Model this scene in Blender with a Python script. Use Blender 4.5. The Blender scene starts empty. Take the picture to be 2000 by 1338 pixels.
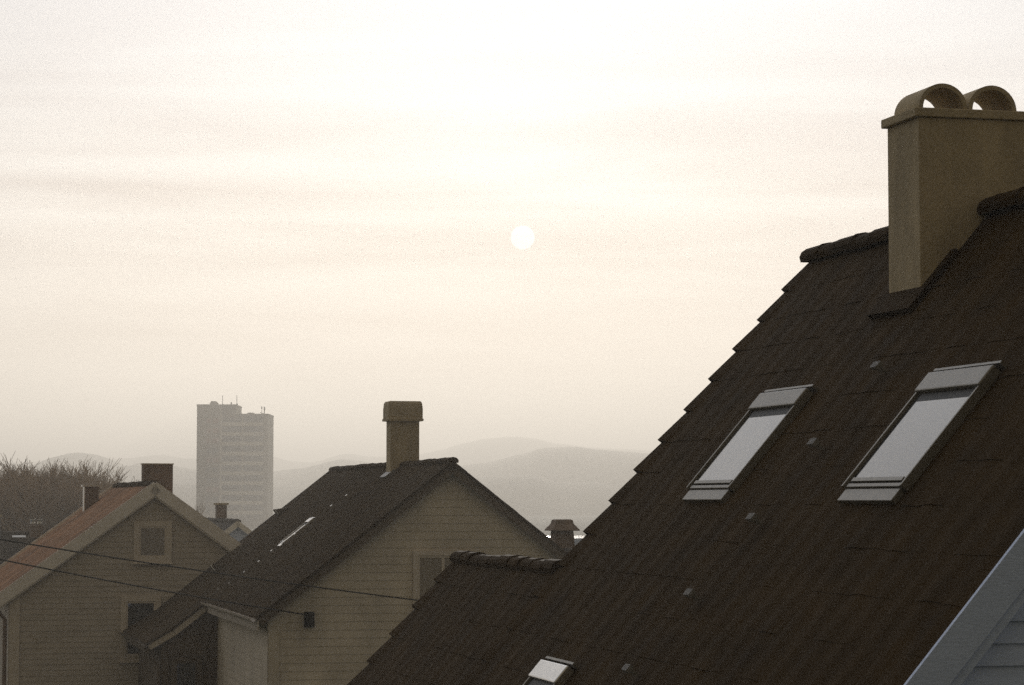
import bpy, math, random
from math import sin, cos, tan, atan, sqrt, radians, pi
from mathutils import Vector, Matrix

# ------------------------------------------------------------------ camera, sky, sun
S = bpy.context.scene
COL = S.collection
CZ = 7.5                                   # eye height above the street
FPX = 4915.0                               # focal length in photo pixels (85-90 mm lens)
PITCH = atan((977 - 669) / FPX)

def ray(px, py):
    X = (px - 1000) / FPX; Z = (669 - py) / FPX
    y = cos(PITCH) - Z * sin(PITCH); z = sin(PITCH) + Z * cos(PITCH)
    return Vector((X / y, 1.0, z / y))

def at(px, py, Y):
    p = ray(px, py) * Y
    return Vector((p.x, p.y, p.z + CZ))

cam_d = bpy.data.cameras.new('camera'); cam = bpy.data.objects.new('camera', cam_d); COL.objects.link(cam)
cam_d.sensor_width = 36; cam_d.lens = 36 * FPX / 2000
cam_d.clip_start = 0.1; cam_d.clip_end = 40000
cam.location = (0, 0, CZ); cam.rotation_euler = (radians(90) + PITCH, 0, 0)
S.camera = cam

SUN = ray(1021, 464).normalized()
SUN_EL = math.asin(SUN.z); SUN_AZ = math.atan2(SUN.x, SUN.y)
ld = bpy.data.lights.new('sun', 'SUN'); lo = bpy.data.objects.new('sun', ld); COL.objects.link(lo)
ld.energy = 2.7; ld.angle = radians(0.53); ld.color = (1.0, 0.93, 0.84)
lo.rotation_euler = (-SUN).to_track_quat('-Z', 'Y').to_euler()

S.view_settings.view_transform = 'Standard'; S.view_settings.look = 'None'
S.view_settings.exposure = 0.5; S.view_settings.gamma = 1.0
S.cycles.max_bounces = 6; S.cycles.volume_bounces = 0
S.cycles.sample_clamp_indirect = 4.0
S.cycles.use_denoising = False

PATCH_EL, PATCH_SD, PATCH_PEAK = 25.0, 0.13, 2.2  # added bright sky patch above the view: elevation, spread, strength
W = bpy.data.worlds.new('World'); S.world = W; W.use_nodes = True
def build_world():
    nt = W.node_tree; nt.nodes.clear(); N = nt.nodes.new; L = nt.links.new
    def m(op, a, b=None, clamp=False):
        n = N('ShaderNodeMath'); n.operation = op; n.use_clamp = clamp
        for i, v in enumerate((a, b)):
            if v is None: continue
            if isinstance(v, (int, float)): n.inputs[i].default_value = v
            else: L(v, n.inputs[i])
        return n.outputs[0]
    def mixc(f, a, b):
        n = N('ShaderNodeMix'); n.data_type = 'RGBA'
        for i, v in ((0, f), (6, a), (7, b)):
            if isinstance(v, tuple): n.inputs[i].default_value = (*v, 1)
            elif isinstance(v, (int, float)): n.inputs[i].default_value = v
            else: L(v, n.inputs[i])
        return n.outputs[2]
    out = N('ShaderNodeOutputWorld')
    sky = N('ShaderNodeTexSky'); sky.sky_type = 'NISHITA'; sky.sun_disc = False
    sky.sun_elevation = SUN_EL; sky.sun_rotation = SUN_AZ
    sky.air_density = 1.0; sky.dust_density = 3.0; sky.ozone_density = 1.0; sky.altitude = 10
    bg1 = N('ShaderNodeBackground'); L(sky.outputs[0], bg1.inputs[0]); bg1.inputs[1].default_value = 0.05
    tc = N('ShaderNodeTexCoord'); d = tc.outputs['Generated']
    sep = N('ShaderNodeSeparateXYZ'); L(d, sep.inputs[0])
    dp = N('ShaderNodeVectorMath'); dp.operation = 'DOT_PRODUCT'; L(d, dp.inputs[0]); dp.inputs[1].default_value = SUN
    ds = m('ADD', m('MULTIPLY', dp.outputs['Value'], 0.5), 0.5)
    # thin high cloud that fills the sky: lit from behind by the low sun, bright towards it, dim and cool away from it
    broad = m('POWER', ds, 2.0)
    veil = mixc(broad, (0.124, 0.100, 0.056), (0.455, 0.495, 0.565))
    el = m('MULTIPLY', m('MAXIMUM', sep.outputs['Z'], 0.0), 6.6, True)     # warm and duller near the horizon
    warm = mixc(m('POWER', el, 0.8), (0.80, 0.72, 0.68), (1.0, 1.0, 1.0))
    # bright patch added to the sky out of view above the sun, to light the roofs
    gd = N('ShaderNodeVectorMath'); gd.operation = 'DOT_PRODUCT'; L(d, gd.inputs[0])
    gd.inputs[1].default_value = (sin(radians(1)) * cos(radians(PATCH_EL)), cos(radians(1)) * cos(radians(PATCH_EL)), sin(radians(PATCH_EL)))
    added_patch = m('MULTIPLY', m('EXPONENT', m('DIVIDE', m('SUBTRACT', gd.outputs['Value'], 1.0), PATCH_SD ** 2)), PATCH_PEAK)
    high = m('ADD', added_patch, 1.0)
    sc = N('ShaderNodeVectorMath'); sc.operation = 'SCALE'; L(warm, sc.inputs[0]); L(high, sc.inputs['Scale']); warm = sc.outputs[0]
    mul = N('ShaderNodeMix'); mul.data_type = 'RGBA'; mul.blend_type = 'MULTIPLY'; mul.inputs[0].default_value = 1
    L(veil, mul.inputs[6]); L(warm, mul.inputs[7])
    # streaks of stratus, drawn out along the horizon
    mp = N('ShaderNodeMapping'); mp.inputs['Scale'].default_value = (3.2, 3.2, 34); mp.inputs['Rotation'].default_value = (0, radians(2.2), 0)
    L(d, mp.inputs[0])
    nz = N('ShaderNodeTexNoise'); nz.inputs['Scale'].default_value = 1.7; nz.inputs['Detail'].default_value = 5; nz.inputs['Roughness'].default_value = 0.5
    nz.inputs['Distortion'].default_value = 0.5
    L(mp.outputs[0], nz.inputs['Vector'])
    rp = N('ShaderNodeValToRGB'); rp.color_ramp.elements[0].position = 0.34; rp.color_ramp.elements[0].color = (0.52, 0.50, 0.54, 1)
    rp.color_ramp.elements[1].position = 0.68; rp.color_ramp.elements[1].color = (1.26, 1.24, 1.17, 1)
    L(nz.outputs['Fac'], rp.inputs[0])
    mul2 = N('ShaderNodeMix'); mul2.data_type = 'RGBA'; mul2.blend_type = 'MULTIPLY'; mul2.inputs[0].default_value = 1
    fade = N('ShaderNodeMapRange'); fade.interpolation_type = 'SMOOTHSTEP'; L(sep.outputs['Z'], fade.inputs[0])   # streaks lie low, the upper sky is an even veil
    fade.inputs[1].default_value = 0.10; fade.inputs[2].default_value = 0.19; fade.inputs[3].default_value = 1.0; fade.inputs[4].default_value = 0.18
    L(fade.outputs[0], mul2.inputs[0]); L(mul.outputs[2], mul2.inputs[6]); L(rp.outputs[0], mul2.inputs[7])
    # thin cloud lights up close round the sun
    au = m('MULTIPLY', m('EXPONENT', m('DIVIDE', m('SUBTRACT', dp.outputs['Value'], 1.0), 0.075 ** 2)), 0.28)
    aur = N('ShaderNodeMix'); aur.data_type = 'RGBA'; aur.blend_type = 'ADD'; aur.clamp_result = False
    L(au, aur.inputs[0]); L(mul2.outputs[2], aur.inputs[6]); aur.inputs[7].default_value = (0.40, 0.46, 0.50, 1)
    # the sun's disc, dimmed by the cloud in front of it
    disc = N('ShaderNodeMapRange'); disc.interpolation_type = 'SMOOTHSTEP'
    disc.inputs[1].default_value = cos(radians(0.278)); disc.inputs[2].default_value = cos(radians(0.262))
    L(dp.outputs['Value'], disc.inputs[0])
    add = N('ShaderNodeMix'); add.data_type = 'RGBA'; add.blend_type = 'ADD'; add.clamp_result = False
    L(disc.outputs[0], add.inputs[0]); L(aur.outputs[2], add.inputs[6]); add.inputs[7].default_value = (0.36, 0.46, 0.52, 1)
    bg2 = N('ShaderNodeBackground'); L(add.outputs[2], bg2.inputs[0]); bg2.inputs[1].default_value = 1.0
    ash = N('ShaderNodeMixShader'); ash.inputs[0].default_value = 0.93; L(bg1.outputs[0], ash.inputs[1]); L(bg2.outputs[0], ash.inputs[2])
    L(ash.outputs[0], out.inputs[0])
build_world()

# ------------------------------------------------------------------ materials
def mat(name, col, rough=0.7, spec=0.5, metal=0.0, noise=0.25, nscale=3.0, bump=0.0, bscale=40.0, ior=None, col2=None, stretch=None):
    m = bpy.data.materials.new(name); m.use_nodes = True
    nt = m.node_tree; b = nt.nodes['Principled BSDF']; N = nt.nodes.new; L = nt.links.new
    b.inputs['Roughness'].default_value = rough; b.inputs['Metallic'].default_value = metal
    b.inputs['Specular IOR Level'].default_value = spec
    if ior: b.inputs['IOR'].default_value = ior
    tc = N('ShaderNodeTexCoord'); vec = tc.outputs['Object']
    if stretch:
        mp = N('ShaderNodeMapping'); mp.inputs['Scale'].default_value = stretch; L(vec, mp.inputs[0]); vec = mp.outputs[0]
    nz = N('ShaderNodeTexNoise'); nz.inputs['Scale'].default_value = nscale; nz.inputs['Detail'].default_value = 8; nz.inputs['Roughness'].default_value = 0.65
    L(vec, nz.inputs['Vector'])
    rp = N('ShaderNodeValToRGB')
    c2 = col2 or tuple(c * (1 - noise) for c in col); c1 = col if col2 else tuple(min(1, c * (1 + noise)) for c in col)
    rp.color_ramp.elements[0].position = 0.3; rp.color_ramp.elements[0].color = (*c2, 1)
    rp.color_ramp.elements[1].position = 0.7; rp.color_ramp.elements[1].color = (*c1, 1)
    L(nz.outputs['Fac'], rp.inputs[0]); L(rp.outputs[0], b.inputs['Base Color'])
    if bump:
        n2 = N('ShaderNodeTexNoise'); n2.inputs['Scale'].default_value = bscale; n2.inputs['Detail'].default_value = 6
        L(vec, n2.inputs['Vector'])
        bp = N('ShaderNodeBump'); bp.inputs['Strength'].default_value = bump; bp.inputs['Distance'].default_value = 0.02
        L(n2.outputs['Fac'], bp.inputs['Height']); L(bp.outputs[0], b.inputs['Normal'])
    return m

M = {}
M['tile_dark'] = mat('dark_concrete_tile', (0.042, 0.0235, 0.005), 0.85, 0.05, noise=0.35, nscale=2.2, bump=0.12, bscale=60)
M['tile_brown'] = mat('brown_concrete_tile', (0.050, 0.031, 0.010), 0.85, 0.08, noise=0.4, nscale=2.0, bump=0.5, bscale=50)
M['tile_red'] = mat('red_clay_tile', (0.50, 0.27, 0.15), 0.8, 0.2, nscale=1.1, bump=0.4, bscale=40, col2=(0.17, 0.10, 0.06))
M['tile_far'] = mat('dull_slate', (0.06, 0.05, 0.04), 0.85, 0.2, noise=0.4, nscale=2)
M['white'] = mat('white_paint', (0.56, 0.66, 0.92), 0.55, 0.4, noise=0.10, nscale=2.5, bump=0.15, bscale=25, stretch=(1, 1, 4))
M['cream'] = mat('cream_paint', (0.62, 0.545, 0.44), 0.6, 0.3, noise=0.22, nscale=1.3, bump=0.15, bscale=25, stretch=(1, 1, 0.6))
M['greywall'] = mat('grey_paint', (0.51, 0.45, 0.38), 0.6, 0.3, noise=0.14, nscale=1.6, bump=0.15, bscale=25, stretch=(1, 1, 4))
M['trim'] = mat('pale_trim_paint', (0.86, 0.80, 0.74), 0.5, 0.4, noise=0.10, nscale=3, bump=0.1)
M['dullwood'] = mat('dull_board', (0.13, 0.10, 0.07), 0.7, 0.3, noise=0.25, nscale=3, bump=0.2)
M['render'] = mat('chimney_render', (0.48, 0.39, 0.25), 0.85, 0.3, noise=0.32, nscale=3, bump=0.6, bscale=70, stretch=(1, 1, 0.35))
M['concrete'] = mat('chimney_concrete', (0.48, 0.39, 0.25), 0.85, 0.3, noise=0.2, nscale=5, bump=0.5, bscale=60)
M['brick'] = mat('old_brick', (0.20, 0.14, 0.10), 0.85, 0.2, noise=0.3, nscale=4, bump=0.6, bscale=40)
M['metal'] = mat('grey_aluminium', (0.24, 0.22, 0.19), 0.45, 0.5, metal=0.6, noise=0.1, nscale=8, bump=0.05)
M['zinc'] = mat('bright_zinc', (0.62, 0.60, 0.57), 0.28, 0.5, metal=0.9, noise=0.1, nscale=6, bump=0.05)
M['lead'] = mat('lead_flashing', (0.26, 0.25, 0.24), 0.5, 0.5, metal=0.5, noise=0.2, nscale=6, bump=0.2)
M['rubber'] = mat('black_gasket', (0.02, 0.02, 0.02), 0.6, 0.4, noise=0.1)
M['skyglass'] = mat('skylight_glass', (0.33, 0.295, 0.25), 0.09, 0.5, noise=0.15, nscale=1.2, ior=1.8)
M['glass'] = mat('window_glass', (0.03, 0.03, 0.028), 0.05, 0.5, noise=0.2, nscale=1.0, ior=1.6)
M['trimdull'] = mat('dull_trim_paint', (0.66, 0.58, 0.49), 0.55, 0.4, noise=0.10, nscale=3, bump=0.1)
M['curtain'] = mat('curtained_glass', (0.28, 0.24, 0.19), 0.25, 0.5, noise=0.15, nscale=2)
M['tower'] = mat('tower_concrete', (0.20, 0.155, 0.075), 0.85, 0.3, noise=0.15, nscale=0.25)
M['towerpale'] = mat('tower_parapet', (0.62, 0.56, 0.47), 0.8, 0.3, noise=0.12, nscale=0.3)
M['towerdark'] = mat('tower_window', (0.03, 0.024, 0.018), 0.5, 0.4, noise=0.3, nscale=0.5)
M['towerred'] = mat('tower_panel', (0.34, 0.14, 0.07), 0.7, 0.3, noise=0.3, nscale=0.3)
M['bark'] = mat('bark', (0.085, 0.060, 0.040), 0.9, 0.1, noise=0.3, nscale=2)
M['twig'] = mat('bare_twig', (0.31, 0.21, 0.115), 0.9, 0.1, noise=0.4, nscale=0.6)
M['wire'] = mat('black_cable', (0.02, 0.018, 0.015), 0.6, 0.3, noise=0.1)
M['ground'] = mat('rough_grass', (0.055, 0.060, 0.030), 0.95, 0.1, noise=0.4, nscale=0.05)
M['hill'] = mat('wooded_hill', (0.085, 0.075, 0.035), 0.95, 0.1, noise=0.45, nscale=0.006)
M['sheetroof'] = mat('pale_sheet_roof', (0.75, 0.74, 0.72), 0.25, 0.5, metal=0.85, noise=0.05)

# ------------------------------------------------------------------ mesh helpers
class MB:
    def __init__(self): self.v = []; self.f = []
    def quad(self, *p):
        i = len(self.v); self.v += [tuple(q) for q in p]; self.f.append(tuple(range(i, i + len(p)))); return self
    def box(self, x0, x1, y0, y1, z0, z1):
        c = [(x0, y0, z0), (x1, y0, z0), (x1, y1, z0), (x0, y1, z0), (x0, y0, z1), (x1, y0, z1), (x1, y1, z1), (x0, y1, z1)]
        return self.hexa(c)
    def hexa(self, c):
        i = len(self.v); self.v += [tuple(q) for q in c]
        for f in ((0, 3, 2, 1), (4, 5, 6, 7), (0, 1, 5, 4), (1, 2, 6, 5), (2, 3, 7, 6), (3, 0, 4, 7)):
            self.f.append(tuple(i + k for k in f))
        return self
    def obox(self, T, x0, x1, y0, y1, z0, z1):
        return self.hexa([T(*c) for c in [(x0, y0, z0), (x1, y0, z0), (x1, y1, z0), (x0, y1, z0), (x0, y0, z1), (x1, y0, z1), (x1, y1, z1), (x0, y1, z1)]])
    def prism(self, poly, y0, y1):                  # polygon in x,z pushed along y
        i = len(self.v); n = len(poly)
        self.v += [(p[0], y0, p[1]) for p in poly] + [(p[0], y1, p[1]) for p in poly]
        self.f.append(tuple(i + k for k in range(n))); self.f.append(tuple(i + n + k for k in reversed(range(n))))
        for k in range(n):
            k2 = (k + 1) % n; self.f.append((i + k2, i + k, i + n + k, i + n + k2))
        return self
    def tube(self, pts, r, n=6, caps=True):
        pts = [Vector(p) for p in pts]; rs = r if isinstance(r, (list, tuple)) else [r] * len(pts)
        base = len(self.v)
        for k, p in enumerate(pts):
            t = (pts[min(k + 1, len(pts) - 1)] - pts[max(k - 1, 0)]).normalized()
            a = t.orthogonal().normalized(); b = t.cross(a)
            for j in range(n):
                an = 2 * pi * j / n; q = p + (a * cos(an) + b * sin(an)) * rs[k]; self.v.append(tuple(q))
        for k in range(len(pts) - 1):
            for j in range(n):
                j2 = (j + 1) % n
                self.f.append((base + k * n + j, base + k * n + j2, base + (k + 1) * n + j2, base + (k + 1) * n + j))
        if caps:
            self.f.append(tuple(base + j for j in reversed(range(n)))); e = base + (len(pts) - 1) * n
            self.f.append(tuple(e + j for j in range(n)))
        return self
    def build(self, name, material, parent=None, smooth=False, bevel=0.0):
        me = bpy.data.meshes.new(name); me.from_pydata(self.v, [], self.f); me.materials.append(material)
        if smooth: me.polygons.foreach_set('use_smooth', [True] * len(me.polygons))
        me.update()
        o = bpy.data.objects.new(name, me); COL.objects.link(o)
        if parent: o.parent = parent
        if bevel:
            b = o.modifiers.new('bevel', 'BEVEL'); b.width = bevel; b.segments = 2; b.limit_method = 'ANGLE'; b.angle_limit = radians(40)
        return o

def thing(name, label, cat, loc=(0, 0, 0), rz=0.0, group=None):
    o = bpy.data.objects.new(name, None); COL.objects.link(o)
    o.location = loc; o.rotation_euler = (0, 0, rz); o['label'] = label; o['category'] = cat
    o.empty_display_size = 0.3
    if group: o['group'] = group
    return o

def tag(o, label, cat, group=None):
    o['label'] = label; o['category'] = cat
    if group: o['group'] = group
    return o

def struct(o): o['kind'] = 'structure'; return o

rnd = random.Random(7)

# slope frame: s down the slope from the ridge, y along the ridge, h off the roof plane; side -1 = left slope
def slope(side, b, zr, xr=0.0):
    return lambda s, y, h: (xr + side * (s * cos(b) + h * sin(b)), y, zr - s * sin(b) + h * cos(b))

def tiles(mb, T, side, y0, y1, s0, n, e=0.315, w=0.30, wave=0.007, lift=0.045, seg=6, edge=0.05):
    """courses of wavy roof tiles on slope T, each course lying over the one below"""
    nt = max(1, round((y1 - y0) / w)); w = (y1 - y0) / nt
    R = random.Random(int(abs(s0 * 100) + abs(y0 * 37)) + n)
    for k in range(n):
        a = s0 + k * e; bq = a + e + 0.035
        sag = [R.uniform(-0.004, 0.004) for _ in range(nt)]; sl = [R.uniform(-0.006, 0.006) for _ in range(nt)]
        base = len(mb.v); cols = nt * seg + 1
        for j in range(cols):
            y = y0 + w * j / seg; t = min(j // seg, nt - 1); ph = (j % seg) / seg
            hw = wave * (0.5 - 0.5 * cos(2 * pi * ph)) ** 1.3
            ed = max(0.0, 1 - (y1 - y) / 0.20); h0 = hw * 0.9 + 0.004; h1 = hw + lift * (0.14 + 0.86 * ed) + sag[t]
            mb.v += [T(a, y, h0), T(bq + sl[t], y, h1), T(bq + sl[t], y, h1 - 0.016)]
        for j in range(cols - 1):
            p = base + 3 * j; q = p + 3
            f1 = (p, p + 1, q + 1, q); f2 = (p + 1, p + 2, q + 2, q + 1)
            if side > 0: f1 = f1[::-1]; f2 = f2[::-1]
            mb.f += [f1, f2]
        for y, j in ((y0, 0), (y1, cols - 1)):            # verge ends
            p = base + 3 * j
            mb.quad(mb.v[p], mb.v[p + 1], T(bq, y, -edge), T(a, y, -edge))
    S1 = s0 + n * e
    mb.obox(T, s0, S1, y0 + 0.01, y1 - 0.01, -edge, -0.004)     # battens and boarding underneath

def ridge_tiles(mb, zr, y0, y1, r=0.13, L=0.36, xr=0.0, drop=0.03):
    n = max(1, round((y1 - y0) / L)); L = (y1 - y0) / n
    for k in range(n):
        ya = y0 + k * L; yb = ya + L + 0.03; dz = rnd.uniform(-0.010, 0.010); dx = rnd.uniform(-0.008, 0.008)
        base = len(mb.v); m = 9
        for (y, rr) in ((ya, r * 1.05), (ya + 0.05, r * 1.05), (ya + 0.055, r), (yb, r * 0.98)):
            for j in range(m):
                an = radians(-25) + radians(230) * j / (m - 1)
                mb.v.append((xr + dx + rr * cos(an), y, zr - drop + dz + rr * 0.72 * sin(an)))
        for a in range(3):
            for j in range(m - 1):
                mb.f.append((base + a * m + j, base + a * m + j + 1, base + (a + 1) * m + j + 1, base + (a + 1) * m + j))
        mb.f.append(tuple(base + j for j in range(m))); mb.f.append(tuple(base + 3 * m + j for j in reversed(range(m))))

def siding_gable(mb, y, z0, z1, xl, xr, e, t=0.018, face=-1):
    """lapped boards across a wall in the plane y, between the outlines xl(z), xr(z)"""
    z = z0
    while z < z1 - 1e-4:
        zt = min(z + e, z1)
        a, b, c, d = xl(z), xr(z), xr(zt), xl(zt)
        if b - a > 0.02:
            if d > c: d = c = (d + c) / 2
            yo = y + face * t; yi = y + face * 0.002; yb = y + face * 0.006
            mb.quad((a, yo, z), (b, yo, z), (c, yi, zt), (d, yi, zt))
            mb.quad((a, yi, z), (b, yi, z), (b, yo, z), (a, yo, z))
        z = zt

def siding_side(mb, x, y0, y1, z0, z1, e, face=-1, t=0.012):
    z = z0
    while z < z1 - 1e-4:
        zt = min(z + e, z1); xo = x + face * t; xi = x + face * 0.002
        mb.quad((xo, y1, z), (xo, y0, z), (xi, y0, zt), (xi, y1, zt))
        mb.quad((xi, y1, z), (xi, y0, z), (xo, y0, z), (xo, y1, z)); z = zt

def window(parent, x0, x1, z0, z1, y, face=-1, name='window', pane='curtain', cas=0.10, axis='y', bars=1, frame='trimdull', sill=True):
    """cased window on a wall in plane y (or plane x when axis is 'x'): casing > pane, sill"""
    def bx(mb, a0, a1, d0, d1, c0, c1):
        d0, d1 = sorted((y + face * d0, y + face * d1))
        if axis == 'y': mb.box(a0, a1, d0, d1, c0, c1)
        else: mb.box(d0, d1, a0, a1, c0, c1)
    f = MB()
    bx(f, x0 - cas, x0, 0, 0.055, z0 - cas, z1 + cas); bx(f, x1, x1 + cas, 0, 0.055, z0 - cas, z1 + cas)
    bx(f, x0, x1, 0, 0.052, z1, z1 + cas); bx(f, x0, x1, 0, 0.052, z0 - cas, z0)
    s = 0.045                                         # sash
    bx(f, x0, x0 + s, 0, 0.034, z0, z1); bx(f, x1 - s, x1, 0, 0.034, z0, z1)
    bx(f, x0 + s, x1 - s, 0, 0.034, z0, z0 + s); bx(f, x0 + s, x1 - s, 0, 0.034, z1 - s, z1)
    for k in range(bars):
        xm = x0 + (x1 - x0) * (k + 1) / (bars + 1)
        bx(f, xm - 0.03, xm + 0.03, 0, 0.032, z0 + s, z1 - s)
    o = f.build(name, M[frame], parent)
    p = MB(); bx(p, x0 + s, x1 - s, 0.001, 0.022, z0 + s, z1 - s); p.build('pane', M[pane], o)
    if sill:
        q = MB(); bx(q, x0 - cas - 0.03, x1 + cas + 0.03, 0.0, 0.10, z0 - cas - 0.04, z0 - cas); q.build('sill', M[frame], o)
    return o

def board(mb, T, s0, s1, y0, y1, h0, h1): mb.obox(T, s0, s1, y0, y1, h0, h1)

def skylight(parent, T, s0, s1, y0, y1, pane='skyglass', hood='metal', frame='metal', open_up=0.0):
    """roof window: frame rails > pane, hood over the top edge, apron below"""
    f = MB(); H = 0.062
    f.obox(T, s0 + 0.10, s1 - 0.06, y0, y0 + 0.022, 0.0, H); f.obox(T, s0 + 0.10, s1 - 0.06, y1 - 0.022, y1, 0.0, H)
    f.obox(T, s1 - 0.13, s1 - 0.10, y0 + 0.062, y1 - 0.082, 0.0, 0.058); f.obox(T, s1 - 0.088, s1 - 0.062, y0 + 0.045, y1 - 0.06, 0.0, 0.052)
    fo = f.build('skylight', M[frame], parent, bevel=0.003)
    k = MB(); k.obox(T, s0 + 0.12, s1 - 0.09, y1 - 0.080, y1 - 0.022, 0.0, 0.040); k.obox(T, s0 + 0.12, s1 - 0.09, y0 + 0.022, y0 + 0.060, 0.0, 0.040)
    k.obox(T, s0 + 0.152, s0 + 0.215, y0 + 0.060, y1 - 0.080, 0.0, 0.046); k.build('sash', M['rubber'], fo)
    p = MB(); p.obox(T, s0 + 0.215, s1 - 0.13, y0 + 0.060, y1 - 0.080, 0.02, 0.045); p.build('pane', M[pane], fo)
    h = MB(); h.obox(T, s0, s0 + 0.15, y0 - 0.005, y1 + 0.005, 0.0, 0.075); h.build('hood', M[hood], fo, bevel=0.010)
    g = MB(); g.obox(T, s0 - 0.040, s0 - 0.022, y0 - 0.03, y1 + 0.0, 0.0, 0.058); g.build('flashing', M[frame], fo)
    a = MB(); a.obox(T, s1 - 0.055, s1 + 0.035, y0 + 0.03, y1 - 0.05, 0.0, 0.042); a.build('apron', M[frame], fo, bevel=0.004)
    return fo

def gutter(mb, x, z, y0, y1, r=0.06, side=-1):
    base = len(mb.v); m = 7
    for y in (y0, y1):
        for rr in (r, r * 0.85):
            for j in range(m):
                an = pi + pi * j / (m - 1); mb.v.append((x + rr * cos(an), y, z + rr * sin(an)))
    for q in (0, 1):
        for j in range(m - 1):
            a = base + q * m + j; mb.f.append((a, a + 1, a + 1 + 2 * m, a + 2 * m))
    for e in (0, 2 * m):
        for j in range(m - 1):
            a = base + e + j; mb.f.append((a, a + 1, a + 1 + m, a + m))

AZ = radians(13.8)                      # the street's houses all stand parallel

# ------------------------------------------------------------------ ground and hills
g = MB(); g.quad((-2900, -400, 0), (2900, -400, 0), (2900, 6700, 0), (-2900, 6700, 0))
struct(g.build('ground', M['ground']))

def hill_range(name, Y, pts, depth, seed, amp, step=8):
    """a ridge of hills: skyline heights at distance Y, falling away in front of it and behind it"""
    R = random.Random(seed)
    ph = [(R.uniform(0, 6.28), R.uniform(0.7, 1.4)) for _ in range(14)]
    def nz(x, y):
        s = 0
        for i, (p, q) in enumerate(ph):
            fr = 0.0025 * 1.55 ** i * q
            s += sin(x * fr + p + 0.7 * sin(y * fr * 0.8 + p * 2)) / 1.38 ** i
        return s * 0.4
    def sky(x):
        px = 1000 + x / Y * FPX
        for (a, b), (c, d) in zip(pts, pts[1:]):
            if a <= px <= c:
                t = (px - a) / (c - a); t = t * t * (3 - 2 * t) * 0.6 + t * 0.4
                return at(px, b + (d - b) * t, Y).z
        return at(px, pts[0][1] if px < pts[0][0] else pts[-1][1], Y).z
    x0 = (pts[0][0] - 1000) / FPX * Y; x1 = (pts[-1][0] - 1000) / FPX * Y
    nx = int((x1 - x0) / step); ny = 26; mb = MB()
    for j in range(ny + 1):
        t = -1 + 2 * j / ny; prof = (cos(t * pi / 2) ** 2) ** 0.8
        for i in range(nx + 1):
            x = x0 + (x1 - x0) * i / nx; yy = Y + t * depth
            h = sky(x) * prof + nz(x, yy) * amp * (0.25 + prof) - (1 - prof) * 3
            mb.v.append((x * (yy / Y) ** 0.3, yy, h if abs(t) < 1 else -0.6))
    for j in range(ny):
        for i in range(nx):
            a = j * (nx + 1) + i; mb.f.append((a, a + 1, a + nx + 2, a + nx + 1))
    return struct(mb.build(name, M['hill'], smooth=True))

hill_range('hills', 1550, [(-250, 968), (60, 955), (240, 945), (420, 948), (620, 952), (760, 946), (880, 938), (960, 933), (1021, 929), (1042, 930), (1067, 939), (1090, 945), (1159, 944), (1200, 953), (1290, 962), (1420, 950), (1800, 955), (2250, 960)], 420, 3, 0.9, 3)
hill_range('hills', 2100, [(-250, 925), (40, 917), (87, 912), (122, 903), (150, 888), (171, 883), (194, 890), (224, 906), (266, 913), (301, 903), (400, 920), (520, 924), (600, 915), (640, 906), (664, 897), (700, 899), (760, 912), (880, 912), (952, 904), (1021, 887), (1062, 875), (1124, 874), (1159, 880), (1251, 888), (1400, 900), (1700, 880), (2250, 910)], 700, 9, 1.6, 8)
hill_range('hills', 3500, [(-250, 912), (150, 905), (260, 899), (315, 892), (367, 899), (440, 898), (539, 893), (567, 903), (625, 905), (654, 894), (684, 886), (720, 891), (790, 893), (860, 878), (906, 864), (952, 855), (1002, 851), (1044, 855), (1090, 866), (1160, 874), (1300, 880), (1700, 872), (2250, 890)], 900, 5, 2.4, 14)

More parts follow.
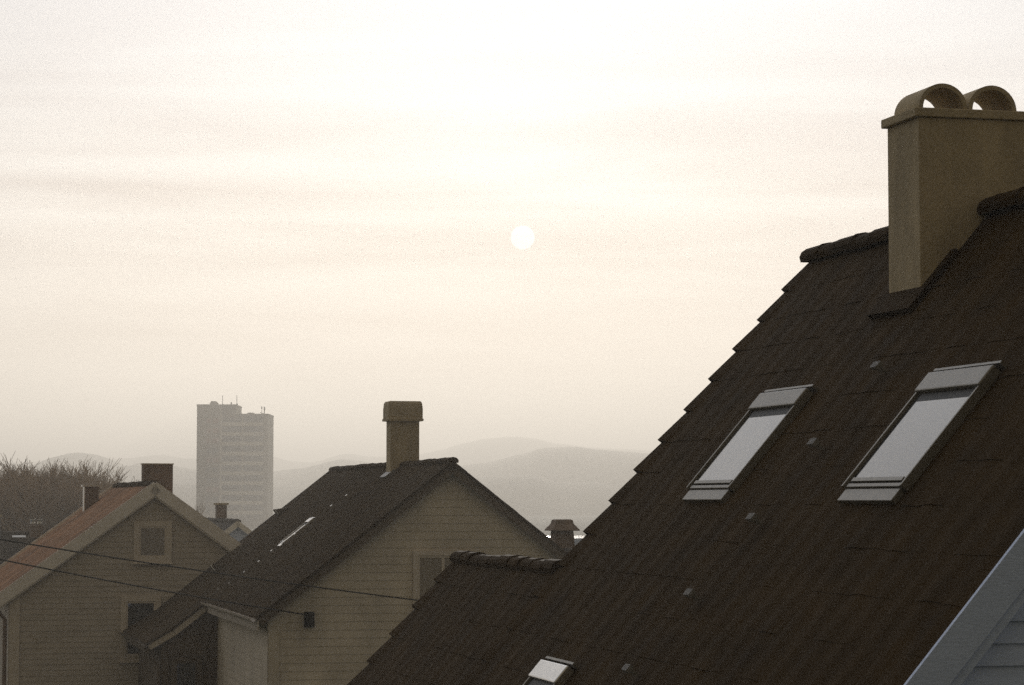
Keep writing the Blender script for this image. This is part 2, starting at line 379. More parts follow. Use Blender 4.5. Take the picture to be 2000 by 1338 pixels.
# ------------------------------------------------------------------ the near house with the dark tiled roof
def near_house():
    b = radians(49.5); O = Vector((2.428, 20.009, 0.0)); zr = 1.954 + CZ; e = 0.315; sT = 0.06
    H = thing('tiled_house', 'near house with steep dark tiled roof, white lapped gable and three roof windows', 'house', O, AZ)
    T = slope(-1, b, zr); TR = slope(1, b, zr)
    nW = 10; n = 23; yN = -7.56; yW = 3.62; sW = sT + nW * e
    xe = n * e * cos(b); ze = zr - n * e * sin(b); wx = sW * cos(b); zw = zr - sW * sin(b)
    r = MB()
    tiles(r, T, -1, yN, 0.0, sT, n, e)
    tiles(r, T, -1, 0.0, yW, sW, n - nW, e)
    tiles(r, TR, 1, yN, 0.0, 0.0, n, e)
    TW = slope(1, b, zw, -wx); tiles(r, TW, 1, 0.0, yW, 0.0, 12, e)
    r.build('roof', M['tile_dark'], H)
    q = MB(); ridge_tiles(q, zr + 0.03, yN, 0.03, r=0.12, drop=0.05); q.build('ridge_tiles', M['tile_dark'], H)
    q = MB(); ridge_tiles(q, zw, 0.02, yW + 0.03, xr=-wx, r=0.10, drop=0.05); q.build('ridge_tiles', M['tile_dark'], H)
    # walls
    w = MB(); xw = xe - 0.25; zo = zr - 0.16
    def xl(z): return -min(xw, max(0.0, (zo - z) / tan(b)))
    def xr_(z): return min(xw, max(0.0, (zo - z) / tan(b)))
    yf = yN + 0.12
    siding_gable(w, yf, 0.0, zo, xl, xr_, 0.108)
    core = [(-xw, 0), (xw, 0), (xw, zo - xw * tan(b)), (0, zo), (-xw, zo - xw * tan(b))]
    w.prism(core, yf + 0.004, -0.15)
    siding_side(w, -xw, yf, yW - 0.15, 0.0, zo - xw * tan(b), 0.108)
    xwr = -wx + 12 * e * cos(b) - 0.2; zb = zw - 0.16
    w.prism([(-xw + 0.004, 0), (xwr, 0), (xwr, zb - (xwr + wx) * tan(b)), (-wx, zb), (-xw + 0.004, zb - (xw - wx) * tan(b))], -0.16, yW - 0.15)
    w.build('wall', M['white'], H)
    t = MB()
    for TT in (T, TR):
        t = MB(); t.obox(TT, 0.02, n * e, yN - 0.032, yN - 0.004, -0.16, 0.012); t.obox(TT, 0.05, n * e, yN - 0.008, yN + 0.118, -0.215, -0.15); t.build('bargeboard', M['white'], H)
        t = MB(); t.obox(TT, 0.02, n * e, -0.06, -0.025, -0.17, -0.052); t.build('bargeboard', M['trim'], H)
    t = MB(); t.obox(T, sW + 0.05, n * e, yW - 0.06, yW - 0.025, -0.17, -0.052); t.build('bargeboard', M['trim'], H)
    t = MB(); t.obox(TW, 0.05, 12 * e, yW - 0.06, yW - 0.025, -0.17, -0.052); t.build('bargeboard', M['trim'], H)
    gt = MB(); gutter(gt, -xe - 0.05, ze - 0.02, yN, yW); gt.build('gutter', M['metal'], H); gt = MB(); gutter(gt, xe + 0.05, ze - 0.02, yN, 0.0); gt.build('gutter', M['metal'], H)
    # roof windows (slope metres from the ridge)
    k = 1 / cos(b)
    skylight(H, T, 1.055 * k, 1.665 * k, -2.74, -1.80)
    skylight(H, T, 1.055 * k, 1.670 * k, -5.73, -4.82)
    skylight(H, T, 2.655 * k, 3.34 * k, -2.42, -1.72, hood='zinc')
    # chimney with a slab and two barrel vents
    c = MB(); x0, x1, y0, y1 = -0.530, 0.237, -3.34, -2.79; zc = 2.55 + CZ
    c.box(x0, x1, y0, y1, zr - 1.2, zc)
    ch = c.build('chimney', M['render'], H, bevel=0.008)
    cp = MB(); cp.box(x0 - 0.035, x1 + 0.035, y0 - 0.02, y1 + 0.03, zc, zc + 0.062); cp.build('chimney_cap', M['concrete'], ch, bevel=0.008)
    for cx in (-0.353, 0.002):
        v = MB(); m = 20; base = 0; ro, ri = 0.175, 0.145; za = zc + 0.060
        for y in (y0 + 0.0, y0 + 0.43):
            for rr in (ro, ri):
                for j in range(m + 1):
                    an = pi * j / m; v.v.append((cx + rr * cos(an), y, za + rr * 0.98 * sin(an)))
        n1 = m + 1
        for j in range(m):
            v.f.append((j, j + 1, 2 * n1 + j + 1, 2 * n1 + j)); v.f.append((n1 + j + 1, n1 + j, 3 * n1 + j, 3 * n1 + j + 1))
            v.f.append((j + 1, j, n1 + j, n1 + j + 1)); v.f.append((2 * n1 + j, 2 * n1 + j + 1, 3 * n1 + j + 1, 3 * n1 + j))
        v.build('vent_hood', M['concrete'], ch)
    fl = MB(); fl.obox(T, 0.42, 0.90, y0 - 0.09, y0 - 0.005, 0.0, 0.05); fl.obox(T, 0.75, 0.95, y0 - 0.09, y1 + 0.09, 0.0, 0.052)
    fl.build('flashing', M['tile_dark'], ch)
    # steps for the sweep, every second course, and one ventilating tile
    st = None
    for i, x in enumerate((0.98, 1.398, 1.800, 2.202, 2.598, 3.0)):
        s = x * k; yy = -3.90 + 0.03 * i
        if st is None:
            d = MB(); d.obox(lambda a, y, h: (a, y, h), 0.0, 0.05, -0.05, 0.05, 0.055, 0.075)
            d.obox(lambda a, y, h: (a, y, h), 0.015, 0.03, -0.045, -0.03, 0.0, 0.055); d.obox(lambda a, y, h: (a, y, h), 0.015, 0.03, 0.03, 0.045, 0.0, 0.055)
            for j in range(5): d.obox(lambda a, y, h: (a, y, h), 0.0, 0.05, -0.05 + 0.022 * j, -0.042 + 0.022 * j, 0.075, 0.086)
            st = d.build('roof_step', M['lead'], H); o = st
        else:
            o = st.copy(); COL.objects.link(o)
        o.parent = H; p = Vector(T(s, yy, 0.03))
        ex = Vector((-cos(b), 0, -sin(b))); ez = Vector((-sin(b), 0, cos(b))); ey = ez.cross(ex)
        mt = Matrix((ex, ey, ez)).transposed().to_4x4(); mt.translation = p; o.matrix_local = mt
near_house()

# ------------------------------------------------------------------ second house: brown roof, cream boards, tall chimney
def mid_house():
    b = radians(38); Y = 50.0; k = Y / 42.0; O = Vector((-0.982 * k, Y, 0)); zr = 0.656 * k + CZ
    H = thing('weatherboard_house', 'cream boarded house with brown roof and tall chimney, behind the near dark roof', 'house', O, AZ)
    T = slope(-1, b, zr); TR = slope(1, b, zr); e = 0.33
    L = 11.8 * k; xm = 3.30 * k; n = int(xm / cos(b) / e); sE = n * e
    n2 = int(4.42 * k / cos(b) / e); yq = 6.75 * k
    r = MB()
    tiles(r, T, -1, 0.0, yq, 0.0, n, e, wave=0.025, lift=0.03, seg=4)
    tiles(r, T, -1, yq, L, 0.0, n2 - 2, e, wave=0.025, lift=0.03, seg=4)
    # the lowest courses of the catslide kick out a little
    sK = (n2 - 2) * e; pK = T(sK - 0.03, 0, 0); b2 = radians(30)
    TK = slope(-1, b2, pK[2], pK[0]); tiles(r, TK, -1, yq, L, 0.0, 2, e, wave=0.025, lift=0.03, seg=4)
    tiles(r, TR, 1, 0.0, L, 0.0, n, e, wave=0.025, lift=0.03, seg=4)
    r.build('roof', M['tile_brown'], H)
    q = MB(); ridge_tiles(q, zr + 0.02, 0.0, L, r=0.11); q.build('ridge_tiles', M['tile_brown'], H)
    xw = sE * cos(b) - 0.28; zo = zr - 0.14; yf = 0.22; ew = zo - xw * tan(b)
    w = MB()
    def hw(z): return min(xw, max(0.0, (zo - z) / tan(b)))
    siding_gable(w, yf, 0.0, zo, lambda z: -hw(z), hw, 0.16, 0.012)
    w.prism([(-xw, 0), (xw, 0), (xw, ew), (0, zo), (-xw, ew)], yf + 0.003, L - 0.2)
    siding_side(w, -xw, yf, yq, 0.0, ew, 0.16)
    w.build('wall', M['cream'], H)
    # catslide outshot at the far left
    xo = xw + 1.25; zK = T(sK, 0, 0)[2] - 0.12
    ow = MB(); siding_gable(ow, yq + 0.2, 0.0, ew, lambda z: -xo if z < zK - 0.25 else -max(xw, (zo - z) / tan(b)), lambda z: -xw, 0.16)
    ow.prism([(-xo, 0), (-xw - 0.01, 0), (-xw - 0.01, ew - 0.05), (-xo, zK - 0.30)], yq + 0.203, L - 0.25)
    siding_side(ow, -xo, yq + 0.2, L - 0.25, 0.0, zK - 0.3, 0.16)
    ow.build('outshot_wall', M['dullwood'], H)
    cb = MB(); cb.box(-xw - 0.03, -xw + 0.20, yf - 0.035, yf - 0.02, 0, ew - 0.05); cb.box(-xw - 0.035, -xw - 0.02, yf - 0.035, yf + 0.12, 0, ew - 0.05)
    cb.build('corner_board', M['cream'], H)
    co = MB(); co.box(-xo - 0.03, -xo + 0.14, yq + 0.165, yq + 0.18, 0, zK - 0.35); co.box(-xo - 0.035, -xo - 0.02, yq + 0.165, yq + 0.34, 0, zK - 0.35)
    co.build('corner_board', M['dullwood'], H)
    t = MB()
    t.obox(T, 0.03, sE, 0.02, 0.06, -0.20, -0.052); t.build('bargeboard', M['dullwood'], H)
    t = MB(); t.obox(TR, 0.03, sE, 0.02, 0.06, -0.20, -0.052); t.build('bargeboard', M['dullwood'], H)
    t = MB(); t.obox(T, sE - 0.1, sK, yq + 0.02, yq + 0.06, -0.18, -0.052); t.obox(TK, 0.0, 2 * e, yq + 0.02, yq + 0.06, -0.18, -0.052)
    t.build('outshot_bargeboard', M['greywall'], H)
    t = MB(); t.obox(T, 0.0, sK, L + 0.005, L + 0.04, -0.12, 0.03); t.obox(TK, 0.0, 2 * e, L + 0.005, L + 0.04, -0.12, 0.06); t.build('verge_capping', M['lead'], H)
    gt = MB(); xe = sE * cos(b); ze = zr - sE * sin(b); gutter(gt, -xe - 0.06, ze - 0.02, 0.0, yq, 0.07)
    gt.build('gutter', M['greywall'], H); gt = MB(); gt.box(-xe + 0.02, -xe + 0.05, 0.02, yq, ze - 0.26, ze - 0.06); gt.build('fascia', M['greywall'], H)
    xk, _, zk = TK(2 * e, 0, 0); g2 = MB(); gutter(g2, xk - 0.06, zk - 0.02, yq, L, 0.07); g2.build('gutter', M['dullwood'], H); g2 = MB(); g2.box(xk + 0.02, xk + 0.05, yq + 0.03, L, zk - 0.24, zk - 0.06); g2.build('fascia', M['dullwood'], H)
    dp = MB(); dp.tube([(xk - 0.04, yq + 0.12, zk - 0.08), (xk + 0.10, yq + 0.13, zk - 0.30), (-xo - 0.08, yq + 0.13, zk - 0.5), (-xo - 0.08, yq + 0.13, 0.1)], 0.045, 8); dp.build('downpipe', M['dullwood'], H)
    # windows
    window(H, -0.571 * k, 0.30 * k, zr - 2.9 * k, zr - 1.575 * k, yf - 0.018, pane='curtain', cas=0.09, bars=1)
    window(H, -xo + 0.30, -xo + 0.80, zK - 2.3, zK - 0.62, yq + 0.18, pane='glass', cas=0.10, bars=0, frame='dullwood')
    window(H, 2.2, 3.3, 1.2, 2.6, yf - 0.018, pane='glass', cas=0.09)
    window(H, yq - 3.2, yq - 2.0, 1.4, 2.9, -xw - 0.018, axis='x', pane='glass', cas=0.09, frame='cream')
    # chimney
    x0, x1, y0, y1 = -0.31, 0.33, 4.9, 5.38; zt = CZ + 2.16; zc = CZ + 1.74
    c = MB(); c.box(x0, x1, y0, y1, zr - 1.0, zc); ch = c.build('chimney', M['render'], H, bevel=0.01)
    cp = MB(); prof = [(-0.02, 0.075), (0.03, 0.08), (0.035, 0.062), (0.24, 0.062), (0.36, 0.05), (0.405, 0.03), (0.415, 0.01)]
    for i, (dz, ov) in enumerate(prof):
        cp.v += [(x0 - ov, y0 - ov, zc + dz), (x1 + ov, y0 - ov, zc + dz), (x1 + ov, y1 + ov, zc + dz), (x0 - ov, y1 + ov, zc + dz)]
    for i in range(len(prof) - 1):
        for j in range(4):
            a = 4 * i + j; a2 = 4 * i + (j + 1) % 4; cp.f.append((a, a2, a2 + 4, a + 4))
    cp.f.append((3, 2, 1, 0)); e4 = 4 * (len(prof) - 1); cp.f.append((e4, e4 + 1, e4 + 2, e4 + 3))
    cp.build('chimney_cap', M['concrete'], ch)
    fl = MB(); fl.obox(T, 0.25, 0.52, y0 - 0.06, y1 + 0.06, 0.0, 0.06); fl.build('flashing', M['lead'], ch)
    kk = k / cos(b)
    skylight(H, T, 1.325 * kk, 1.95 * kk, 6.03 * k, 6.42 * k, hood='zinc', frame='zinc')
    # roof hooks that catch the light, two small vent cowls
    st = None
    for (x, y) in ((0.80, 5.23), (1.05, 5.43), (1.72, 5.5), (2.12, 5.74), (2.37, 5.66), (2.62, 5.8), (2.89, 5.92), (3.05, 6.2)):
        if st is None:
            d = MB(); d.obox(lambda a, yy, h: (a, yy, h), 0, 0.05, -0.05, 0.05, 0.06, 0.085); d.box(0.01, 0.035, -0.012, 0.012, 0.0, 0.06)
            st = d.build('roof_hook', M['zinc'], H); o = st
        else: o = st.copy(); COL.objects.link(o)
        o.parent = H; ex = Vector((-cos(b), 0, -sin(b))); ez = Vector((-sin(b), 0, cos(b))); ey = ez.cross(ex)
        mt = Matrix((ex, ey, ez)).transposed().to_4x4(); mt.translation = Vector(T(x * kk, y * k, 0.035)); o.matrix_local = mt
    for (x, y) in ((1.06, 10.9), (2.50, 9.8)):
        d = MB(); s = x * kk; yy = y * k
        for dy in (0,):
            d.hexa([T(s, yy - 0.2, 0.02), T(s + 0.34, yy - 0.2, 0.02), T(s + 0.34, yy + 0.2, 0.02), T(s, yy + 0.2, 0.02),
                    T(s + 0.02, yy - 0.16, 0.05), T(s + 0.32, yy - 0.13, 0.22), T(s + 0.32, yy + 0.13, 0.22), T(s + 0.02, yy + 0.16, 0.05)])
        d.build('vent_cowl', M['tile_brown'], H)
        d = MB(); d.tube([T(s + 0.33, yy - 0.17, 0.08), T(s + 0.33, yy - 0.12, 0.235), T(s + 0.33, yy + 0.12, 0.235), T(s + 0.33, yy + 0.17, 0.08)], 0.012, 5)
        d.build('cowl_rim', M['zinc'], H)
    # bracket where the supply cable meets the wall
    br = MB(); bx, bz = -2.384 * k, zr - 2.623 * k - 0.0
    br.box(bx - 0.10, bx + 0.10, yf - 0.06, yf - 0.02, bz - 0.14, bz + 0.16); br.tube([(bx, yf - 0.05, bz + 0.06), (bx, yf - 0.22, bz + 0.08)], 0.018, 6)
    br.tube([(bx, yf - 0.22, bz + 0.02), (bx, yf - 0.22, bz + 0.14)], [0.05, 0.035], 8); br.build('cable_bracket', M['wire'], H)
    Mw = Matrix.Translation(O) @ Matrix.Rotation(AZ, 4, 'Z')
    # a loose ladder leaning on the side wall
    return Mw @ Vector((bx, yf - 0.22, bz + 0.10)), Mw @ Vector((-0.25, yf - 0.20, zr - 2.36 * k)), Mw, xw, yf
ANCH2, ANCH1, MW2, XW2, YF2 = mid_house()

# ------------------------------------------------------------------ house at the left: red tiles, wide pale bargeboards
def left_house():
    b = radians(36.0); O = Vector((-8.779, 62, 0)); zr = 0.402 + CZ
    H = thing('gabled_house', 'grey boarded gable house with red tiled roof and wide pale bargeboards', 'house', O, AZ)
    T = slope(-1, b, zr); TR = slope(1, b, zr); e = 0.34; L = 11.0; n = 14
    r = MB(); tiles(r, T, -1, 0.0, L, 0.0, n, e, wave=0.03, lift=0.045, seg=4); tiles(r, TR, 1, 0.0, L, 0.0, n, e, wave=0.03, lift=0.04, seg=4)
    r.build('roof', M['tile_red'], H)
    q = MB(); ridge_tiles(q, zr + 0.02, 0.3, L, r=0.13); q.build('ridge_tiles', M['tile_brown'], H)
    sE = n * e; xw = sE * cos(b) - 0.40; zo = zr - 0.12; yf = 0.16; ew = zo - xw * tan(b)
    def hw(z): return min(xw, max(0.0, (zo - z) / tan(b)))
    w = MB(); siding_gable(w, yf, 0.0, zo, lambda z: -hw(z), hw, 0.135, 0.011)
    w.prism([(-xw, 0), (xw, 0), (xw, ew), (0, zo), (-xw, ew)], yf + 0.003, L - 0.2)
    siding_side(w, -xw, yf, L - 0.2, 0.0, ew, 0.135); w.build('wall', M['greywall'], H)
    t = MB()
    for TT in (T, TR):
        t = MB(); t.obox(TT, 0.0, sE + 0.02, 0.0 - 0.045, -0.003, -0.23, 0.06); t.obox(TT, 0.05, sE, -0.004, 0.10, -0.27, -0.14); t.build('bargeboard', M['trim'], H)
    t = MB(); t.obox(T, 0.1, sE, L + 0.004, L + 0.05, -0.16, 0.10); t.build('verge_capping', M['trim'], H)
    cb = MB(); cb.box(-xw - 0.03, -xw + 0.22, yf - 0.04, yf - 0.02, 0, ew); cb.box(-xw - 0.04, -xw - 0.02, yf - 0.04, yf + 0.15, 0, ew); cb.build('corner_board', M['trimdull'], H)
    cb = MB(); cb.box(xw - 0.22, xw + 0.03, yf - 0.04, yf - 0.02, 0, ew); cb.build('corner_board', M['trimdull'], H)
    xe = sE * cos(b); ze = zr - sE * sin(b); gt = MB(); gutter(gt, -xe - 0.06, ze - 0.03, 0, L, 0.07); gt.build('gutter', M['trim'], H)
    dp = MB(); dp.tube([(-xe - 0.04, 0.3, ze - 0.1), (-xw - 0.12, 0.32, ze - 0.5), (-xw - 0.12, 0.32, 0.2)], 0.05, 8); dp.build('downpipe', M['brick'], H)
    window(H, -0.37, 0.30, zr - 1.80, zr - 1.05, yf - 0.018, pane='curtain', cas=0.13, bars=0, frame='trimdull')
    window(H, -0.67, 0.05, zr - 4.2, zr - 2.88, yf - 0.018, pane='glass', cas=0.13, bars=0, frame='trimdull')
    window(H, -2.9, -1.9, 1.0, 2.4, yf - 0.018, pane='glass', cas=0.12)
    # broad chimney on the far side of the ridge, small flue with a pale flashing on the left slope
    c = MB(); c.box(0.02, 0.78, 3.2, 3.75, zr - 1.2, zr + 0.52); ch = c.build('chimney', M['brick'], H, bevel=0.012)
    cp = MB(); cp.box(0.0, 0.80, 3.18, 3.77, zr + 0.52, zr + 0.55); cp.build('chimney_cap', M['concrete'], ch)
    c = MB(); c.box(-1.0, -0.62, 9.55, 10.0, zr - 1.2, zr - 0.02 + 0.0); c2 = c.build('chimney', M['brick'], H)
    cp = MB(); cp.box(-1.08, -0.54, 9.47, 10.08, zr - 0.02, zr + 0.03); cp.build('chimney_cap', M['zinc'], c2)
    f = MB(); f.box(-1.03, -1.0, 9.5, 10.03, zr - 0.85, zr - 0.03); f.build('flashing', M['zinc'], c2)
left_house()

# ------------------------------------------------------------------ roofs farther off
def simple_house(name, label, O, rz, zr, hw_, L, pitch, roof, wall, trim='trim', e=0.36):
    b = radians(pitch); H = thing(name, label, 'house', O, rz); T = slope(-1, b, zr); TR = slope(1, b, zr)
    n = int(hw_ / cos(b) / e); sE = n * e
    r = MB(); tiles(r, T, -1, 0, L, 0, n, e, seg=2, wave=0.02, lift=0.03); tiles(r, TR, 1, 0, L, 0, n, e, seg=2, wave=0.02, lift=0.03); r.build('roof', M[roof], H)
    q = MB(); ridge_tiles(q, zr + 0.02, 0, L, r=0.12); q.build('ridge_tiles', M[roof], H)
    xw = sE * cos(b) - 0.3; zo = zr - 0.12; ew = zo - xw * tan(b); yf = 0.15
    def hw(z): return min(xw, max(0.0, (zo - z) / tan(b)))
    w = MB(); siding_gable(w, yf, 0, zo, lambda z: -hw(z), hw, 0.16); w.prism([(-xw, 0), (xw, 0), (xw, ew), (0, zo), (-xw, ew)], yf + 0.003, L - 0.15)
    siding_side(w, -xw, yf, L - 0.15, 0, ew, 0.16); w.build('wall', M[wall], H)
    t = MB()
    for TT in (T, TR):
        t = MB(); t.obox(TT, 0.02, sE, -0.03, -0.003, -0.17, 0.03); t.build('bargeboard', M[trim], H)
    window(H, -0.5, 0.5, zr - 3.6, zr - 2.4, yf - 0.018, pane='glass')
    return H, T, TR, sE

# pale gable showing between the red-tiled house and the brown roof
P = at(465, 1018, 98); H3, T3, TR3, s3 = simple_house('pale_gable_house', 'small pale gable with dark roof between the red-tiled house and brown roof', (P.x, P.y, 0), AZ, P.z, 3.6, 15, 38, 'tile_far', 'white')
c = MB(); c.box(-0.05, 0.36, 6.2, 6.7, P.z - 1, P.z + 0.62); ch = c.build('chimney', M['brick'], H3); c = MB(); c.box(-0.12, 0.43, 6.13, 6.77, P.z + 0.62, P.z + 0.70); c.build('chimney_cap', M['concrete'], ch)
c = MB(); c.obox(T3, 0.0, 0.05, 11.4, 14.2, 0.02, 0.10); c.build('ridge_strip', M['zinc'], H3)

# dark roof at the far left, its ridge across the view, chimney with two pots
P = at(112, 1041, 96); H4, T4, TR4, s4 = simple_house('dark_roofed_house', 'dark roof with twin-pot chimney below the bare trees at left', (P.x, P.y, 0), AZ + pi / 2, P.z, 4.2, 16, 36, 'tile_far', 'greywall')
c = MB(); c.box(-0.25, 0.25, 0.55, 1.05, P.z - 0.8, P.z + 0.30); ch = c.build('chimney', M['brick'], H4)
for yy in (0.66, 0.93):
    c = MB(); c.tube([(0, yy, P.z + 0.29), (0, yy, P.z + 0.38), (0, yy, P.z + 0.50), (0, yy, P.z + 0.53)], [0.10, 0.09, 0.08, 0.10], 10); c.build('chimney_pot', M['zinc'], ch, smooth=True)
c = MB(); c.obox(TR4 if False else T4, 0.30, 0.42, 1.2, 1.7, 0.03, 0.12); c.build('roof_hatch', M['zinc'], H4)
c = MB(); c.box(-0.3, 0.25, 2.15, 2.75, P.z - 0.8, P.z + 0.62); ch = c.build('chimney', M['white'], H4); c = MB(); c.box(-0.36, 0.31, 2.09, 2.81, P.z + 0.62, P.z + 0.68); c.build('chimney_cap', M['concrete'], ch)

# house beyond the wing roof: only its hooded chimney and a corner of it show
P = at(1098, 1072, 60); H5, T5, TR5, s5 = simple_house('low_house', 'low house mostly hidden behind the near dark roof, its hooded chimney showing', (P.x + 0.7156, P.y - 2.913, 0), AZ, P.z - 0.05, 3.8, 9, 32, 'tile_far', 'cream')
zc = P.z
def hooded():
    cx, cy = 0.0, 3.0; c = MB(); pr = [(-0.8, 0.255), (0.0, 0.25), (0.36, 0.225), (0.50, 0.21)]
    for dz, h in pr: c.v += [(cx - h, cy - h, zc + dz), (cx + h, cy - h, zc + dz), (cx + h, cy + h, zc + dz), (cx - h, cy + h, zc + dz)]
    for i in range(len(pr) - 1):
        for j in range(4): a = 4 * i + j; a2 = 4 * i + (j + 1) % 4; c.f.append((a, a2, a2 + 4, a + 4))
    e4 = 4 * (len(pr) - 1); c.f.append((e4, e4 + 1, e4 + 2, e4 + 3)); ch = c.build('chimney', M['brick'], H5)
    k = MB(); pr = [(0.44, 0.22), (0.43, 0.345), (0.45, 0.345), (0.60, 0.225), (0.68, 0.205), (0.70, 0.17)]
    for dz, h in pr: k.v += [(cx - h, cy - h, zc + dz), (cx + h, cy - h, zc + dz), (cx + h, cy + h, zc + dz), (cx - h, cy + h, zc + dz)]
    for i in range(len(pr) - 1):
        for j in range(4): a = 4 * i + j; a2 = 4 * i + (j + 1) % 4; k.f.append((a, a2, a2 + 4, a + 4))
    e4 = 4 * (len(pr) - 1); k.f.append((e4, e4 + 1, e4 + 2, e4 + 3)); k.build('chimney_hood', M['brick'], ch)
hooded()

# flat sheet-roofed outbuilding that mirrors the sky
def outbuilding():
    P = at(1128, 1045, 92); O = (P.x, P.y, 0); H = thing('outbuilding', 'flat pale sheet-roofed outbuilding glinting beside the hooded chimney', 'outbuilding', O, AZ)
    z = P.z; w = MB(); w.box(-1.9, 3.4, -5.8, -0.1, 0, z - 0.15); siding_gable(w, -5.8, 0, z - 0.15, lambda q: -1.9, lambda q: 3.4, 0.16); w.build('wall', M['cream'], H)
    r = MB(); r.box(-2.1, 3.6, -6.0, 0.0, z - 0.15, z - 0.05)
    for i in range(15): r.box(-2.1 + 0.4 * i, -2.06 + 0.4 * i, -6.0, 0.0, z - 0.05, z - 0.02)
    r.build('roof', M['sheetroof'], H)
    f = MB(); f.box(-2.14, 3.64, -6.06, -6.003, z - 0.26, z - 0.03); f.build('fascia', M['white'], H)
    d = MB(); d.box(0.2, 1.2, -5.86, -5.825, 0.05, 2.1); d.build('door', M['dullwood'], H)
outbuilding()

# ------------------------------------------------------------------ tower block
def tower():
    Y = 690.0; px = Y / FPX; xc = lambda p: (p - 1000) * px; zt = lambda p: at(1000, p, Y).z
    H = thing('tower_block', 'tall hazy apartment tower with raised lift house and banded balconies', 'tower block', (xc(460), Y, 0), 0)
    X = lambda p: (p - 460) * px
    zA, zB = zt(793), zt(811)
    w = MB(); w.box(X(384.5), X(431.5), 0, 16, 0, zA); w.box(X(431.5), X(459.5), 1.2, 16, 0, zA); w.box(X(459.5), X(523.5), 1.2, 16, 0, zB)
    w.box(X(515), X(523.5), -0.2, 1.2, 0, zB); w.build('wall', M['tower'], H)
    c = MB(); c.box(X(384), X(460), -0.25, 16.2, zA, zA + 0.45); c.build('cornice', M['tower'], H); c = MB(); c.box(X(460.3), X(524), -0.25, 16.2, zB, zB + 0.4); c.build('cornice', M['tower'], H)
    s = MB(); s.box(X(430.5), X(433), -0.35, 1.2, 0, zA - 0.5); s.build('pale_fin', M['towerpale'], H)
    fh = 2.69; z = zB - 1.2; i = 0
    while z > 3:
        b = MB(); b.box(X(433.2), X(514.8), -0.25, 1.2, z - 1.75, z - 1.55); b.box(X(433.2), X(514.8), -0.25, -0.1, z - 1.55, z - 0.75)
        b.box(X(474) - 0.12, X(474) + 0.12, -0.1, 1.19, z - 1.55, z + 0.9)
        b.build('balcony', M['towerpale'], H)
        p = MB(); p.box(X(437), X(471), 1.12, 1.198, z - 1.4, z + 0.55); p.box(X(477), X(511), 1.12, 1.198, z - 1.4, z + 0.55); p.build('window', M['towerdark'], H)
        q = MB(); q.box(X(404), X(412), -0.06, -0.002, z - 1.0, z + 0.3); q.box(X(416), X(427), -0.06, -0.002, z - 1.0, z + 0.3)
        q.build('window', M['towerred'] if i in (0, 1, 2, 4, 7, 10) else M['towerdark'], H)
        z -= fh; i += 1
    c = MB(); c.box(X(406), X(419), 4, 9, zA + 0.45, zA + 1.1); c.box(X(407.5), X(417.5), 4.5, 8.5, zA + 1.1, zA + 1.5); c.build('roof_plant', M['tower'], H)
    c = MB(); c.box(X(480), X(491), 4, 9, zB + 0.4, zB + 0.85); c.build('roof_plant', M['tower'], H)
    for (p, h, zz) in ((432, 2.6, zA), (460, 2.7, zA), (449, 0.8, zA)):
        c = MB(); c.tube([(X(p), 3, zz), (X(p), 3, zz + 0.4 + h)], 0.09, 6)
        if p == 460: c.box(X(459), X(462), 2.8, 3.2, zz + 0.3, zz + 0.8)
        if p == 449: c.box(X(448), X(450.3), 2.7, 3.3, zz + 0.6, zz + 1.1)
        c.build('antenna', M['rubber'], H)
    c = MB(); c.tube([(X(514), 3, zB), (X(514.3), 3, zB + 2.3)], 0.14, 6); c.box(X(513), X(515.5), 2.7, 3.3, zB + 1.5, zB + 2.4); c.build('antenna', M['rubber'], H)
    c = MB(); c.tube([(X(509), 3, zB), (X(509), 3, zB + 2.2)], 0.07, 6); c.box(X(508), X(510), 2.7, 3.3, zB + 1.9, zB + 2.5); c.tube([(X(506), 3, zB + 0.9), (X(513), 3, zB + 0.5)], 0.09, 5); c.build('antenna', M['rubber'], H)
tower()

# ------------------------------------------------------------------ bare trees
def tree_mesh(seed, height, spread):
    R = random.Random(seed); tr = MB(); cr = MB()
    def grow(p, d, ln, r, depth):
        d = d.normalized(); pts = [p]; q = p
        for k in range(3):
            d = (d + Vector((R.uniform(-.16, .16), R.uniform(-.16, .16), R.uniform(-.03, .14)))).normalized(); q = q + d * ln / 3; pts.append(q)
        (tr if depth < 2 else cr).tube(pts, [r, r * .9, r * .8, r * .66], 5 if depth < 2 else 3, caps=False)
        if depth >= 4: return
        nb = (6, 6, 6, 7)[depth]
        for i in range(nb):
            t = R.uniform(0.35, 1.0) if i else 1.0
            j = min(2, int(t * 3)); pp = pts[j].lerp(pts[j + 1], t * 3 - j)
            az = R.uniform(0, 6.28); sp = R.uniform(0.35, 0.85) * spread
            nd = (d + Vector((cos(az) * sp, sin(az) * sp, R.uniform(0.0, 0.35))))
            grow(pp, nd, ln * R.uniform(0.50, 0.74), max(0.011, r * R.uniform(0.38, 0.52)), depth + 1)
    grow(Vector((0, 0, 0)), Vector((0, 0, 1)), height * 0.40, height * 0.012, 0)
    return tr, cr

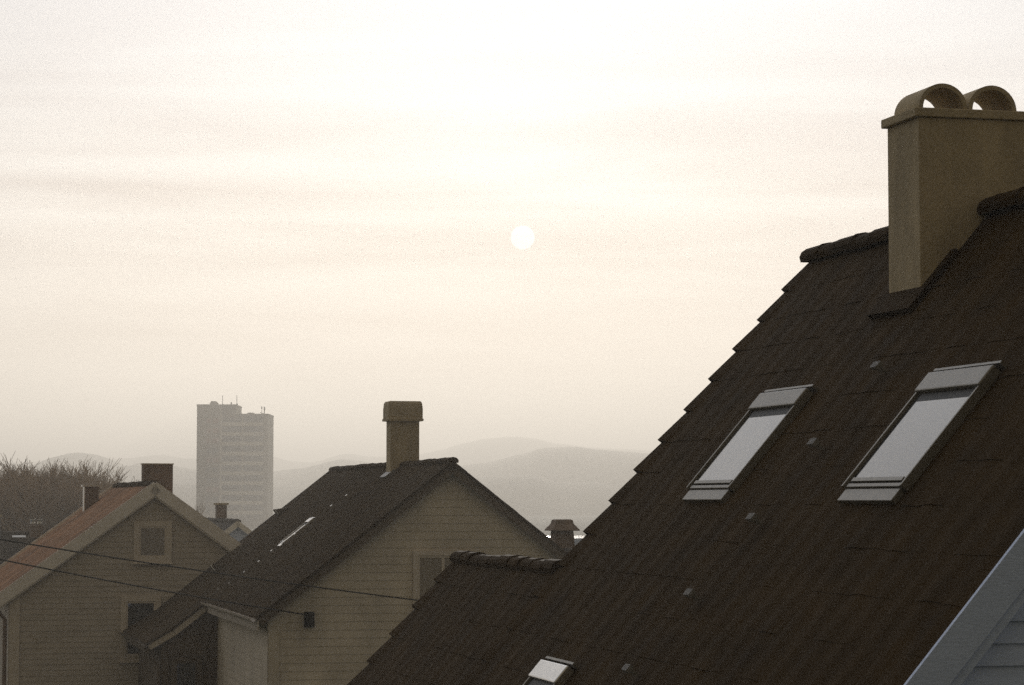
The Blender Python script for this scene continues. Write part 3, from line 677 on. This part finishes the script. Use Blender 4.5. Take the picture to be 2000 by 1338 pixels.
protos = []
for i in range(4):
    tr, cr = tree_mesh(20 + i, 10.0, 1.0)
    protos.append((tr, cr))
made = [None] * 4
def plant(i, x, y, h, label, group):
    if made[i] is None:
        o = thing('bare_tree', label, 'tree', (x, y, -0.1), 0, group)
        protos[i][0].build('trunk', M['bark'], o); protos[i][1].build('crown', M['twig'], o); made[i] = o
    else:
        s = made[i]; o = s.copy(); COL.objects.link(o); o['label'] = label
        if group: o['group'] = group
        elif 'group' in o: del o['group']
        for c in s.children: d = c.copy(); COL.objects.link(d); d.parent = o
        o.location = (x, y, -0.1)
    zs = sorted(v[2] for v in protos[i][1].v); top = zs[int(len(zs) * 0.985)]; sc = h / top
    o.scale = (sc * 1.15, sc * 1.15, sc); o.rotation_euler = (0, 0, rnd.uniform(0, 6.28)); return o
GT = 'bare trees in the thicket at the left edge'
LT = 'bare brown tree in the dense thicket left of the red-tiled roof'
prof = [(-60, 940), (-20, 935), (10, 936), (35, 931), (60, 926), (85, 920), (105, 914), (125, 917), (148, 916), (170, 921), (192, 928), (212, 940), (232, 952)]
def skyl(px):
    for (a, b_), (c_, d_) in zip(prof, prof[1:]):
        if a <= px <= c_: return b_ + (d_ - b_) * (px - a) / (c_ - a)
    return 940
k = 0
for row, (Y, off) in enumerate(((150, 0), (157, 3), (144, 8), (136, 12))):
    px = -55 + row * 5
    while px < 150:
        p = at(px, skyl(px) + off + rnd.uniform(-1, 7), Y + rnd.uniform(-3, 3))
        if p.z > 4: plant(k % 4, p.x, p.y, p.z + 0.1, LT, GT)
        k += 1; px += 21 + rnd.uniform(-4, 4)
p = at(379, 990, 170); o = plant(1, p.x, p.y, p.z + 0.1, 'small bare tree tip showing just left of the tower base', None); o.scale = (0.32, 0.32, o.scale[2])

# ------------------------------------------------------------------ overhead cables
def cable(A, B, sag, label):
    mb = MB(); pts = []
    for i in range(41):
        t = i / 40; p = A.lerp(B, t); p.z -= sag * 4 * t * (1 - t); pts.append(p)
    mb.tube(pts, 0.014, 6); tag(mb.build('power_line', M['wire'], smooth=True), label, 'cable', None)
def line_through(p1, p2, px): return p1[1] + (p2[1] - p1[1]) * (px - p1[0]) / (p2[0] - p1[0])
PX0 = -420
A1 = at(PX0, 979, 45); A2 = at(PX0, 1000, 45)
cable(A1, ANCH1, 0.10, 'upper dark cable sagging across the red-tiled house and the cream wall')
cable(A2, ANCH2, 0.10, 'lower dark cable running to the bracket on the cream boarded wall')
pole = thing('utility_pole', 'dark wooden utility pole carrying the two cables', 'pole', (A1.x, A1.y, 0))
c = MB(); c.tube([(0, 0.12, -0.3), (0, 0.12, A1.z + 0.5)], [0.13, 0.10], 10); c.build('post', M['bark'], pole, smooth=True)
c = MB(); c.box(-0.06, 0.06, -0.02, 0.02, A2.z - 0.1, A1.z + 0.1); c.build('insulator_rack', M['wire'], pole)

# ------------------------------------------------------------------ haze
def haze():
    m = bpy.data.materials.new('haze_air'); m.use_nodes = True; nt = m.node_tree; nt.nodes.clear()
    o = nt.nodes.new('ShaderNodeOutputMaterial'); v = nt.nodes.new('ShaderNodeVolumePrincipled')
    v.inputs['Color'].default_value = (1.0, 0.955, 0.875, 1); v.inputs['Density'].default_value = 0.00085; v.inputs['Anisotropy'].default_value = 0.5
    nt.links.new(v.outputs[0], o.inputs['Volume'])
    mb = MB(); mb.box(-3000, 3000, -500, 6800, -1.0, 172.0); h = mb.build('haze', m); h['kind'] = 'stuff'
haze()
